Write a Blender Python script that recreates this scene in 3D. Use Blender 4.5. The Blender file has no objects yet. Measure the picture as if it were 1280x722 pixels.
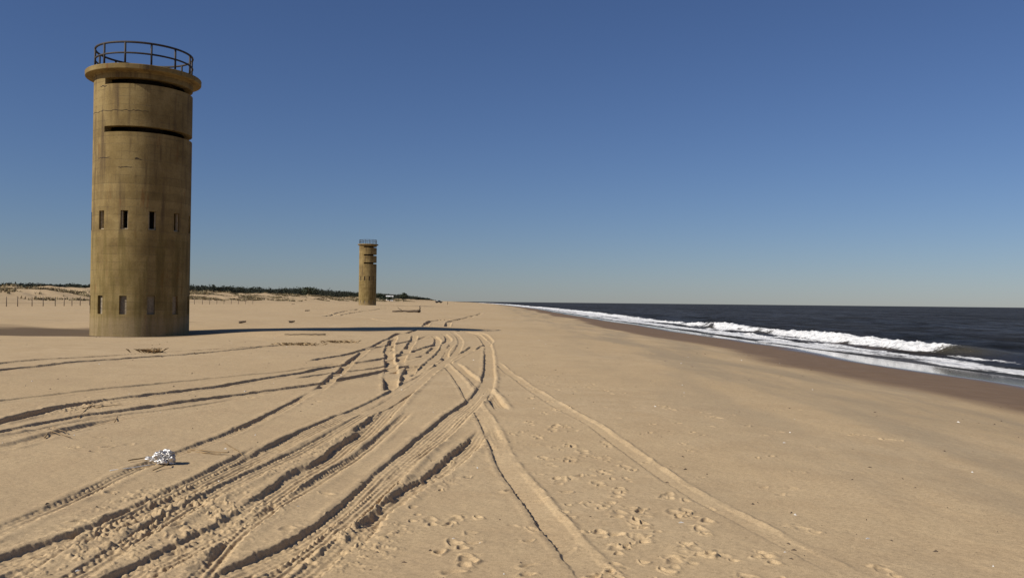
import bpy, bmesh, math, random
import numpy as np
from mathutils import Vector, Matrix

random.seed(7)
rng = np.random.default_rng(7)
SC = bpy.context.scene
C = SC.collection
PI = math.pi

# ------------------------------------------------------------------ camera
F = 1100.0                                   # focal length in photo pixels (1280 wide)
EYE = Vector((0.0, 0.0, 1.85))
PITCH = math.atan(16.3 / F)
ROLL = 0.0108
_f = Vector((0, math.cos(PITCH), math.sin(PITCH)))
_u = Vector((0, -math.sin(PITCH), math.cos(PITCH)))
_r = Vector((1, 0, 0))
RGT = (_r * math.cos(ROLL) + _u * math.sin(ROLL)).normalized()
UPV = (_u * math.cos(ROLL) - _r * math.sin(ROLL)).normalized()
FWD = _f
cam = bpy.data.cameras.new('camera')
camo = bpy.data.objects.new('camera', cam)
C.objects.link(camo)
M = Matrix.Identity(4)
for i in range(3):
    M[i][0] = RGT[i]; M[i][1] = UPV[i]; M[i][2] = -FWD[i]; M[i][3] = EYE[i]
camo.matrix_world = M
cam.sensor_width = 36.0
cam.lens = 36.0 * F / 1280.0
cam.clip_start = 0.1
cam.clip_end = 60000
SC.camera = camo


def ray(px, py):
    return FWD + RGT * ((px - 640) / F) + UPV * ((361 - py) / F)


def at(px, py, Y):
    d = ray(px, py)
    return EYE + d * (Y / d.y)


# ------------------------------------------------------------------ noise
_tab = rng.random((256, 256)).astype(np.float32)


def vnoise(x, y, seed=0):
    x = np.asarray(x, np.float64) + seed * 17.31
    y = np.asarray(y, np.float64) + seed * 9.77
    xi = np.floor(x).astype(np.int64); yi = np.floor(y).astype(np.int64)
    fx = (x - xi).astype(np.float32); fy = (y - yi).astype(np.float32)
    fx = fx * fx * (3 - 2 * fx); fy = fy * fy * (3 - 2 * fy)
    x0 = xi & 255; x1 = (xi + 1) & 255; y0 = yi & 255; y1 = (yi + 1) & 255
    a = _tab[x0, y0]; b = _tab[x1, y0]; c = _tab[x0, y1]; d = _tab[x1, y1]
    return (a + (b - a) * fx) * (1 - fy) + (c + (d - c) * fx) * fy - 0.5   # -0.5 .. 0.5


def fbm(x, y, oct=4, seed=0, gain=0.5):
    s = 0; a = 1.0; f = 1.0
    for k in range(oct):
        s = s + a * vnoise(x * f + k * 5.3, y * f - k * 3.1, seed + k)
        a *= gain; f *= 2.03
    return s


def sstep(a, b, x):
    t = np.clip((x - a) / (b - a), 0, 1)
    return t * t * (3 - 2 * t)


# ------------------------------------------------------------------ base terrain
SEA = -1.5
_SY = np.array([-400, -50, 0, 40, 60, 85, 120, 180, 430, 1000, 2400, 6000, 20000, 60000], float)
_SX = np.array([27, 25, 24.6, 24.5, 23.6, 22.4, 21.5, 19.5, 15.0, -8, -95, -420, -1250, -3600], float)
_q = np.concatenate([np.linspace(-400, 600, 501), np.linspace(620, 60000, 1500)])
_sv = np.interp(_q, _SY, _SX)
for _ in range(6):
    _sv[1:-1] = (_sv[:-2] + _sv[1:-1] * 2 + _sv[2:]) / 4


def shore(Y):
    return np.interp(Y, _q, _sv)


_PT = np.array([-4000, -400, -230, -150, -124, -105, -88, -60, -30, -20, -12, -5, 0, 4, 12, 40, 200])
_PZ = np.array([3, 3.2, 3.0, 3.0, 3.1, 1.6, .62, .50, .08, -.06, -.62, -1.16, -1.5, -1.75, -2.3, -4.0, -8])
_pt = np.linspace(-400, 60, 921)
_pz = np.interp(_pt, _PT, _PZ)
for _ in range(14):
    _pz[1:-1] = (_pz[:-2] + _pz[1:-1] * 2 + _pz[2:]) / 4

TX, TY = -20.24, 48.0                      # near tower
FX, FY = -41.7, 254.0                      # far tower


def hollow(X, Y):
    dx = X - (TX + 0.5); dy = Y - (TY - 1.2)
    dx2 = np.where(dx < 0, dx / 13.0, dx / 4.5)
    return np.exp(-(dx2 ** 2) ** 1.5 - np.abs(dy / 5.0) ** 3)


def zbase(X, Y):
    X = np.asarray(X, float); Y = np.asarray(Y, float)
    t = X - shore(Y)
    t = t + 2.0 * fbm(X * 0.05 + 3, Y * 0.03, 2, 11) * sstep(-2, -9, t)
    z = np.interp(t, _pt, _pz)
    # lumpy dune field
    dm = sstep(-90, -118, t)
    z = z + dm * (1.7 * fbm(X * .045, Y * .045, 3, 3) + 1.2 * np.abs(fbm(X * .14, Y * .14, 3, 5)) + .2)
    z = z + dm * 1.5 * sstep(190, 120, Y)
    # gentle beach undulation
    bm = sstep(-4, -14, t) * (1 - dm)
    z = z + bm * (.16 * fbm(X * .07, Y * .07, 2, 8) + .06 * fbm(X * .3, Y * .3, 2, 9))
    # scoured hollow round the tower
    z = z - .22 * hollow(X, Y) - .30 * np.exp(-((X - TX + 5) / 15) ** 2 - ((Y - TY + 3) / 13) ** 2)
    z = z + .17 * np.exp(-((X - TX - 9) / 6.5) ** 2 - ((Y - TY + 1.5) / 3.2) ** 2)
    return z


def ground_hit(px, py, dmax=4000):
    d = ray(px, py)
    Y = np.geomspace(2.0, dmax, 4000)
    X = EYE.x + d.x / d.y * Y
    Z = EYE.z + d.z / d.y * Y
    g = zbase(X, Y)
    below = np.nonzero(Z <= g)[0]
    if len(below) == 0:
        i = len(Y) - 1
        return np.array([X[i], Y[i], g[i]])
    i = max(below[0], 1)
    a = Z[i - 1] - g[i - 1]; b = Z[i] - g[i]
    w = a / (a - b) if a != b else 0
    y = Y[i - 1] + (Y[i] - Y[i - 1]) * w
    x = EYE.x + d.x / d.y * y
    return np.array([x, y, float(zbase(x, y))])


# ------------------------------------------------------------------ helpers: objects
def tag(o, label=None, cat=None, group=None, kind=None):
    if label: o['label'] = label
    if cat: o['category'] = cat
    if group: o['group'] = group
    if kind: o['kind'] = kind
    return o


def empty(name, loc, rz=0.0):
    o = bpy.data.objects.new(name, None)
    o.empty_display_size = .3
    C.objects.link(o)
    o.location = loc; o.rotation_euler = (0, 0, rz)
    return o


def link(name, me, mat=None, parent=None, loc=None):
    o = bpy.data.objects.new(name, me)
    C.objects.link(o)
    if mat: me.materials.append(mat)
    if parent: o.parent = parent
    if loc is not None: o.location = loc
    return o


class MB:
    def __init__(s):
        s.v = []; s.f = []; s.sm = []

    def quad(s, a, b, c, d, smooth=False):
        n = len(s.v); s.v += [a, b, c, d]; s.f.append((n, n + 1, n + 2, n + 3)); s.sm.append(smooth)

    def box(s, c, h, rz=0.0, taper=1.0):
        cs, sn = math.cos(rz), math.sin(rz)
        n = len(s.v)
        for dz in (-1, 1):
            k = taper if dz > 0 else 1
            for dx, dy in ((-1, -1), (1, -1), (1, 1), (-1, 1)):
                x, y = dx * h[0] * k, dy * h[1] * k
                s.v.append((c[0] + x * cs - y * sn, c[1] + x * sn + y * cs, c[2] + dz * h[2]))
        for f in ((3, 2, 1, 0), (4, 5, 6, 7), (0, 1, 5, 4), (1, 2, 6, 5), (2, 3, 7, 6), (3, 0, 4, 7)):
            s.f.append(tuple(n + i for i in f)); s.sm.append(False)

    def tube(s, pts, rad, seg=8, closed=False, cap=True):
        pts = [Vector(p) for p in pts]
        m = len(pts)
        if not hasattr(rad, '__len__'): rad = [rad] * m
        n0 = len(s.v)
        prev = None
        for i, p in enumerate(pts):
            if closed: tdir = pts[(i + 1) % m] - pts[i - 1]
            else: tdir = pts[min(i + 1, m - 1)] - pts[max(i - 1, 0)]
            tdir.normalize()
            ref = prev if prev is not None else (Vector((0, 0, 1)) if abs(tdir.z) < .9 else Vector((1, 0, 0)))
            b = tdir.cross(ref)
            if b.length < 1e-5: b = tdir.orthogonal()
            b.normalize(); nn = b.cross(tdir).normalized(); prev = nn
            for k in range(seg):
                a = 2 * PI * k / seg
                s.v.append(tuple(p + (b * math.cos(a) + nn * math.sin(a)) * rad[i]))
        for i in range(m if closed else m - 1):
            j = (i + 1) % m
            for k in range(seg):
                k2 = (k + 1) % seg
                s.f.append((n0 + i * seg + k, n0 + i * seg + k2, n0 + j * seg + k2, n0 + j * seg + k)); s.sm.append(True)
        if cap and not closed:
            s.f.append(tuple(n0 + k for k in range(seg))[::-1]); s.sm.append(False)
            s.f.append(tuple(n0 + (m - 1) * seg + k for k in range(seg))); s.sm.append(False)

    def lathe(s, prof, seg=96, smooth=True):
        n0 = len(s.v); m = len(prof)
        for k in range(seg):
            a = 2 * PI * k / seg
            for r, z in prof: s.v.append((r * math.cos(a), r * math.sin(a), z))
        for k in range(seg):
            k2 = (k + 1) % seg
            for i in range(m - 1):
                s.f.append((n0 + k * m + i, n0 + k2 * m + i, n0 + k2 * m + i + 1, n0 + k * m + i + 1)); s.sm.append(smooth)

    def mesh(s, name):
        me = bpy.data.meshes.new(name)
        me.from_pydata([tuple(p) for p in s.v], [], s.f)
        me.polygons.foreach_set('use_smooth', np.array(s.sm, bool))
        me.update()
        return me

    def build(s, name, mat, parent=None, loc=None):
        return link(name, s.mesh(name), mat, parent, loc)


# ------------------------------------------------------------------ helpers: materials
def new_mat(name):
    m = bpy.data.materials.new(name); m.use_nodes = True
    nt = m.node_tree
    return m, nt, nt.nodes['Principled BSDF']


def N(nt, typ, **kw):
    n = nt.nodes.new(typ)
    for k, v in kw.items():
        if k in n.inputs.keys() if hasattr(n.inputs, 'keys') else False:
            n.inputs[k].default_value = v
        else:
            setattr(n, k, v)
    return n


def noise(nt, vec, scale, detail=4, rough=.55, dist=0):
    n = nt.nodes.new('ShaderNodeTexNoise')
    n.inputs['Scale'].default_value = scale; n.inputs['Detail'].default_value = detail
    n.inputs['Roughness'].default_value = rough; n.inputs['Distortion'].default_value = dist
    if vec is not None: nt.links.new(vec, n.inputs['Vector'])
    return n.outputs['Fac']


def ramp(nt, fac, stops):
    n = nt.nodes.new('ShaderNodeValToRGB')
    els = n.color_ramp.elements
    while len(els) < len(stops): els.new(.5)
    for e, (p, c) in zip(els, stops):
        e.position = p; e.color = (*c, 1) if len(c) == 3 else c
    nt.links.new(fac, n.inputs['Fac'])
    return n.outputs['Color']


def mix(nt, fac, a, b, mode='MIX'):
    n = nt.nodes.new('ShaderNodeMix'); n.data_type = 'RGBA'; n.blend_type = mode
    for sock, val in ((n.inputs['Factor'], fac), (n.inputs['A'], a), (n.inputs['B'], b)):
        pass
    ins = [i for i in n.inputs if i.enabled]
    for sock, val in zip((n.inputs[0], n.inputs[6], n.inputs[7]), (fac, a, b)):
        if hasattr(val, 'is_linked'): nt.links.new(val, sock)
        elif isinstance(val, (int, float)): sock.default_value = val
        else: sock.default_value = (*val, 1)
    return n.outputs[2]


def math_(nt, op, a, b=None, c=None):
    n = nt.nodes.new('ShaderNodeMath'); n.operation = op
    for i, v in enumerate((a, b, c)):
        if v is None: continue
        if hasattr(v, 'is_linked'): nt.links.new(v, n.inputs[i])
        else: n.inputs[i].default_value = v
    return n.outputs[0]


def maprange(nt, v, a, b, c=0, d=1, smooth=True):
    n = nt.nodes.new('ShaderNodeMapRange')
    if smooth: n.interpolation_type = 'SMOOTHSTEP'
    nt.links.new(v, n.inputs[0])
    for i, x in enumerate((a, b, c, d)): n.inputs[1 + i].default_value = x
    return n.outputs[0]


def bump(nt, h, strength, dist, normal=None):
    n = nt.nodes.new('ShaderNodeBump')
    n.inputs['Strength'].default_value = strength; n.inputs['Distance'].default_value = dist
    nt.links.new(h, n.inputs['Height'])
    if normal is not None: nt.links.new(normal, n.inputs['Normal'])
    return n.outputs['Normal']


def coords(nt, which='Object', scale=None):
    t = nt.nodes.new('ShaderNodeTexCoord')
    if scale is None: return t.outputs[which]
    m = nt.nodes.new('ShaderNodeMapping'); m.inputs['Scale'].default_value = scale
    nt.links.new(t.outputs[which], m.inputs['Vector'])
    return m.outputs['Vector']


def attr(nt, name):
    a = nt.nodes.new('ShaderNodeAttribute'); a.attribute_name = name
    return a.outputs['Fac']


def simple(name, col, var=.25, scale=8, rough=.85, metallic=0.0, bstr=0.0, bdist=.01):
    m, nt, p = new_mat(name)
    v = coords(nt)
    f = noise(nt, v, scale, 5)
    lo = tuple(c * (1 - var) for c in col); hi = tuple(min(1, c * (1 + var)) for c in col)
    nt.links.new(ramp(nt, f, [(.3, lo), (.7, hi)]), p.inputs['Base Color'])
    p.inputs['Roughness'].default_value = rough
    p.inputs['Metallic'].default_value = metallic
    if bstr: nt.links.new(bump(nt, f, bstr, bdist), p.inputs['Normal'])
    return m


# sand -------------------------------------------------------------
def sand_material():
    m, nt, p = new_mat('beach_sand')
    L = nt.links.new
    v = coords(nt)
    big = noise(nt, v, .09, 4, .6)
    mid = noise(nt, v, 1.1, 5, .65)
    fine = noise(nt, v, 26, 5, .7)
    grain = noise(nt, v, 160, 3, .7)
    dry = ramp(nt, big, [(.32, (.462, .336, .190)), (.5, (.497, .369, .216)), (.7, (.522, .394, .240))])
    dry = mix(nt, maprange(nt, mid, .38, .66), dry, (.465, .340, .198))
    dry = mix(nt, .85, dry, ramp(nt, fine, [(.3, (.76, .75, .74)), (.5, (1, 1, 1)), (.72, (1.16, 1.16, 1.16))]), 'MULTIPLY')
    dry = mix(nt, .9, dry, ramp(nt, grain, [(.32, (.56, .55, .53)), (.5, (1, 1, 1)), (.7, (1.26, 1.26, 1.26))]), 'MULTIPLY')
    specks = maprange(nt, noise(nt, v, 38, 2, .4), .715, .74)
    dry = mix(nt, math_(nt, 'MULTIPLY', specks, .7), dry, (.12, .085, .055))
    # grey mineral lag in long streaks parallel to the shore
    st = noise(nt, coords(nt, 'Object', (.55, .09, 1)), 1.0, 5, .6)
    mi = math_(nt, 'MULTIPLY', attr(nt, 'mineral'), maprange(nt, st, .40, .66))
    dry = mix(nt, math_(nt, 'MULTIPLY', mi, .5), dry, (.25, .205, .145))
    damp = attr(nt, 'damp')
    dry = mix(nt, damp, dry, (.135, .096, .060))
    wetn = math_(nt, 'ADD', attr(nt, 'wet'), math_(nt, 'MULTIPLY_ADD', noise(nt, coords(nt, 'Object', (.5, .12, 1)), 1.0, 5), .5, -.25))
    wet = maprange(nt, wetn, .25, .8)
    wc = mix(nt, maprange(nt, mid, .35, .7), (.175, .112, .062), (.205, .135, .078))
    col = mix(nt, wet, dry, wc)
    film = attr(nt, 'film')
    col = mix(nt, film, col, (.125, .092, .062))
    L(col, p.inputs['Base Color'])
    r = math_(nt, 'MULTIPLY_ADD', wet, -.22, .95)
    r = math_(nt, 'MULTIPLY_ADD', film, -.66, r)
    L(r, p.inputs['Roughness'])
    L(math_(nt, 'ADD', math_(nt, 'MULTIPLY', film, .45), math_(nt, 'MULTIPLY_ADD', wet, .12, .10)), p.inputs['Specular IOR Level'])
    b1 = bump(nt, fine, .3, .010)
    b2 = bump(nt, grain, .35, .004, b1)
    w = nt.nodes.new('ShaderNodeTexWave'); w.wave_type = 'BANDS'; w.bands_direction = 'X'
    w.inputs['Scale'].default_value = 2.3; w.inputs['Distortion'].default_value = 7; w.inputs['Detail'].default_value = 3
    w.inputs['Detail Scale'].default_value = 1.2
    L(v, w.inputs['Vector'])
    rm = maprange(nt, noise(nt, v, .35, 3), .45, .7, 0, 1)
    b3 = bump(nt, math_(nt, 'MULTIPLY', w.outputs['Fac'], rm), .10, .012, b2)
    tc_ = nt.nodes.new('ShaderNodeNewGeometry')
    vm = nt.nodes.new('ShaderNodeMix'); vm.data_type = 'VECTOR'
    L(film, vm.inputs[0]); L(b3, vm.inputs[4]); L(tc_.outputs['Normal'], vm.inputs[5])
    L(vm.outputs[1], p.inputs['Normal'])
    return m


# concrete ----------------------------------------------------------
def concrete_material(name, ztop, zsill, zlow):
    m, nt, p = new_mat(name)
    L = nt.links.new
    v = coords(nt)
    sep = nt.nodes.new('ShaderNodeSeparateXYZ'); L(v, sep.inputs[0])
    z = sep.outputs['Z']
    n1 = noise(nt, v, .75, 7, .66)
    n2 = noise(nt, coords(nt, 'Object', (1.6, 1.6, .16)), 1.6, 5, .6)     # run-off streaks
    n3 = noise(nt, v, 14, 5, .7)
    col = ramp(nt, n1, [(.3, (.150, .103, .040)), (.48, (.228, .163, .066)), (.7, (.300, .224, .100))])
    col = mix(nt, maprange(nt, n2, .48, .72), col, (.120, .082, .040))
    rust = maprange(nt, noise(nt, coords(nt, 'Object', (2.2, 2.2, .35)), 1.3, 4), .60, .72)
    col = mix(nt, math_(nt, 'MULTIPLY', rust, .55), col, (.17, .075, .022))
    # board courses
    zz = math_(nt, 'ADD', z, math_(nt, 'MULTIPLY_ADD', noise(nt, v, .8, 2), .10, -.05))
    fr = math_(nt, 'FRACT', math_(nt, 'DIVIDE', zz, .41))
    line = math_(nt, 'MULTIPLY', math_(nt, 'LESS_THAN', fr, .08), maprange(nt, noise(nt, v, 1.4, 3), .38, .58))
    col = mix(nt, math_(nt, 'MULTIPLY', line, .38), col, (.12, .09, .05))
    # lift joints between pours: whole courses slightly different
    cell = math_(nt, 'FLOOR', math_(nt, 'DIVIDE', z, .41))
    wn = nt.nodes.new('ShaderNodeTexWhiteNoise'); wn.noise_dimensions = '1D'; L(cell, wn.inputs['W'])
    col = mix(nt, .5, col, ramp(nt, wn.outputs['Value'], [(0, (.76, .75, .73)), (1, (1.14, 1.14, 1.14))]), 'MULTIPLY')
    # greenish-yellow algae streak zone under the lower windows and clean sanded foot
    foot = maprange(nt, math_(nt, 'ADD', z, math_(nt, 'MULTIPLY_ADD', n3, .5, -.25)), zlow - .55, zlow + .0, 1, 0)
    col = mix(nt, math_(nt, 'MULTIPLY', foot, .65), col, (.29, .215, .12))
    al = math_(nt, 'MULTIPLY', maprange(nt, z, zsill + .4, zsill - .5), maprange(nt, n2, .44, .6))
    col = mix(nt, math_(nt, 'MULTIPLY', al, .35), col, (.15, .115, .025))
    col = mix(nt, .8, col, ramp(nt, n3, [(.3, (.78, .78, .78)), (.55, (1, 1, 1)), (.75, (1.12, 1.12, 1.12))]), 'MULTIPLY')
    L(col, p.inputs['Base Color'])
    p.inputs['Roughness'].default_value = .92
    p.inputs['Specular IOR Level'].default_value = .2
    b = bump(nt, n3, .45, .02)
    b = bump(nt, math_(nt, 'MULTIPLY', line, -1), .5, .02, b)
    L(b, p.inputs['Normal'])
    return m


# sea -----------------------------------------------------------------
def sea_material():
    m, nt, p = new_mat('sea_water')
    L = nt.links.new
    v = coords(nt)
    nearn = noise(nt, v, .9, 5, .6)
    chop = noise(nt, coords(nt, 'Object', (1, .45, 1)), .55, 6, .62)
    swell = noise(nt, coords(nt, 'Object', (.05, .018, 1)), 1.0, 4, .55)
    brown = attr(nt, 'shallow')
    base = mix(nt, maprange(nt, swell, .35, .65), (.010, .011, .012), (.019, .019, .019))
    base = mix(nt, brown, base, (.085, .075, .048))
    f = attr(nt, 'foam')
    fn = noise(nt, v, 2.6, 6, .68)
    fn2 = noise(nt, v, 9, 4, .7)
    fv = math_(nt, 'ADD', f, math_(nt, 'MULTIPLY_ADD', fn, .9, -.45))
    fv = math_(nt, 'ADD', fv, math_(nt, 'MULTIPLY_ADD', fn2, .4, -.2))
    foam = maprange(nt, fv, .42, .66)
    caps = math_(nt, 'MULTIPLY', maprange(nt, noise(nt, coords(nt, 'Object', (.16, .06, 1)), 1, 6, .68), .715, .735), attr(nt, 'offshore'))
    foam = math_(nt, 'MAXIMUM', foam, math_(nt, 'MULTIPLY', caps, .8))
    col = mix(nt, foam, base, mix(nt, maprange(nt, fn, .3, .65), (.50, .51, .52), (.86, .86, .85)))
    L(col, p.inputs['Base Color'])
    L(math_(nt, 'MULTIPLY_ADD', foam, .6, .28), p.inputs['Roughness'])
    p.inputs['IOR'].default_value = 1.333
    L(math_(nt, 'MULTIPLY_ADD', foam, .1, .085), p.inputs['Specular IOR Level'])
    b = bump(nt, chop, 1.0, .9)
    b = bump(nt, nearn, .6, .14, b)
    b = bump(nt, fn, .5, .12, b)
    L(b, p.inputs['Normal'])
    p.inputs['Specular IOR Level'].default_value = 0
    for l_ in list(p.inputs['Specular IOR Level'].links): nt.links.remove(l_)
    g = nt.nodes.new('ShaderNodeBsdfGlossy'); g.inputs['Color'].default_value = (.95, .74, .60, 1); g.inputs['Roughness'].default_value = .22
    L(b, g.inputs['Normal'])
    ms = nt.nodes.new('ShaderNodeMixShader')
    w1 = noise(nt, coords(nt, 'Object', (.30, .10, 1)), 1.0, 6, .7)
    w2 = noise(nt, coords(nt, 'Object', (.035, .006, 1)), 1.0, 5, .65)
    gl = math_(nt, 'MULTIPLY', maprange(nt, w1, .32, .68, .07, .38), maprange(nt, w2, .3, .7, .72, 1.3))
    L(math_(nt, 'MULTIPLY', math_(nt, 'SUBTRACT', 1.0, foam), gl), ms.inputs[0])
    L(p.outputs[0], ms.inputs[1]); L(g.outputs[0], ms.inputs[2])
    out = [n for n in nt.nodes if n.type == 'OUTPUT_MATERIAL'][0]
    L(ms.outputs[0], out.inputs['Surface'])
    return m


MAT = {}
MAT['sand'] = sand_material()
MAT['sea'] = sea_material()
MAT['iron'] = simple('rusty_iron', (.030, .022, .018), .4, 12, .7)
MAT['infill'] = simple('window_infill_block', (.25, .205, .14), .3, 9, .95, 0, .4, .01)
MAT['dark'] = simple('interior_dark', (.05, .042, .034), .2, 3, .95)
MAT['crack'] = simple('crack_dark', (.035, .024, .016), .3, 20, 1)
MAT['lit_frame'] = simple('painted_lit_reveal', (.42, .35, .24), .2, 8, .9)  # paler than the concrete: sunlit reveals put into the colour
MAT['foil'] = simple('silver_foil', (.52, .51, .50), .35, 14, .45, .7)
MAT['drift'] = simple('weathered_driftwood', (.17, .125, .085), .4, 10, .95, 0, .5, .01)
MAT['driftdark'] = simple('dark_driftwood', (.085, .060, .040), .4, 10, .95, 0, .5, .01)
MAT['stalk'] = simple('dry_stalk', (.22, .15, .075), .4, 6, .9)
MAT['fencewood'] = simple('fence_post_wood', (.16, .12, .085), .35, 6, .95)
MAT['wire'] = simple('fence_wire', (.10, .08, .07), .2, 6, .7)
MAT['drygrass'] = simple('dry_grass', (.30, .215, .115), .45, 3, .9)
MAT['dunegrass'] = simple('dune_grass', (.215, .170, .090), .4, .3, .95)
MAT['wood'] = simple('dark_pine_foliage', (.020, .026, .015), .5, .12, .95)
MAT['leaf'] = simple('evergreen_foliage', (.034, .044, .022), .5, .3, .95)
MAT['bark'] = simple('bark', (.07, .05, .035), .3, 3, .95)
MAT['whitewall'] = simple('white_clapboard', (.78, .77, .74), .05, 2, .7)
MAT['roof'] = simple('grey_shingle', (.20, .19, .18), .2, 2, .9)
MAT['glass'] = simple('window_glass', (.03, .035, .04), .2, 2, .15)
MAT['truck'] = simple('dark_truck_paint', (.02, .022, .028), .2, 2, .35)
MAT['tyre'] = simple('tyre_rubber', (.018, .018, .018), .2, 10, .9)
MAT['ribbon'] = simple('white_ribbon', (.62, .60, .56), .15, 20, .6)

# ------------------------------------------------------------------ terrain grid (polar round the camera's foot, finest ahead)
th_f = np.linspace(-.60, .60, 1500)
th_l = np.linspace(-PI, -.60, 50)[:-1]
th_r = np.linspace(.60, PI, 50)[1:-1]
TH = np.concatenate([th_l, th_f, th_r])
v0, v1 = 1.85 / 3.9, 1.85 / 85
r_near = np.linspace(.6, 3.9, 26)[:-1]
r_mid = 1.85 / np.concatenate([np.linspace(v0, 1.85 / 13, 640)[:-1], np.linspace(1.85 / 13, v1, 760)])
r_far = np.geomspace(85, 4500, 330)[1:]
r_vfar = np.geomspace(4500, 45000, 24)[1:]
RR = np.concatenate([r_near, r_mid, r_far, r_vfar])
nR, nT = len(RR), len(TH)
GX = RR[:, None] * np.sin(TH)[None, :]
GY = RR[:, None] * np.cos(TH)[None, :]
GZ0 = zbase(GX, GY)
tt = GX - shore(GY)
near = sstep(90, 25, RR)[:, None]
GZ = GZ0 + 0
drymask = sstep(-8, -14, tt)
GZ += drymask * near * (.012 * fbm(GX * 1.1, GY * 1.1, 2, 21) + .005 * fbm(GX * 8, GY * 8, 3, 25))
print('grid', nR, nT)


def window(x0, x1, y0, y1):
    cx = np.array([x0, x0, x1, x1]); cy = np.array([y0, y1, y0, y1])
    r = np.hypot(cx, cy); a = np.arctan2(cx, cy)
    rmin = math.hypot(max(min(abs(x0), abs(x1)), 0) if x0 * x1 > 0 else 0, max(y0, 0.01))
    i0 = max(np.searchsorted(RR, min(r.min(), rmin)) - 1, 0); i1 = min(np.searchsorted(RR, r.max()) + 1, nR)
    j0 = max(np.searchsorted(TH, a.min()) - 1, 0); j1 = min(np.searchsorted(TH, a.max()) + 1, nT)
    return slice(i0, i1), slice(j0, j1)


def catmull(P, step):
    P = np.asarray(P, float)
    P = np.vstack([2 * P[0] - P[1], P, 2 * P[-1] - P[-2]])
    out = []
    for i in range(1, len(P) - 2):
        p0, p1, p2, p3 = P[i - 1:i + 3]
        L = np.linalg.norm(p2 - p1)
        n = max(2, int(L / step))
        u = np.linspace(0, 1, n, endpoint=False)[:, None]
        out.append(.5 * ((2 * p1) + (-p0 + p2) * u + (2 * p0 - 5 * p1 + 4 * p2 - p3) * u ** 2 + (-p0 + 3 * p1 - 3 * p2 + p3) * u ** 3))
    out.append(P[-2][None])
    return np.vstack(out)


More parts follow.
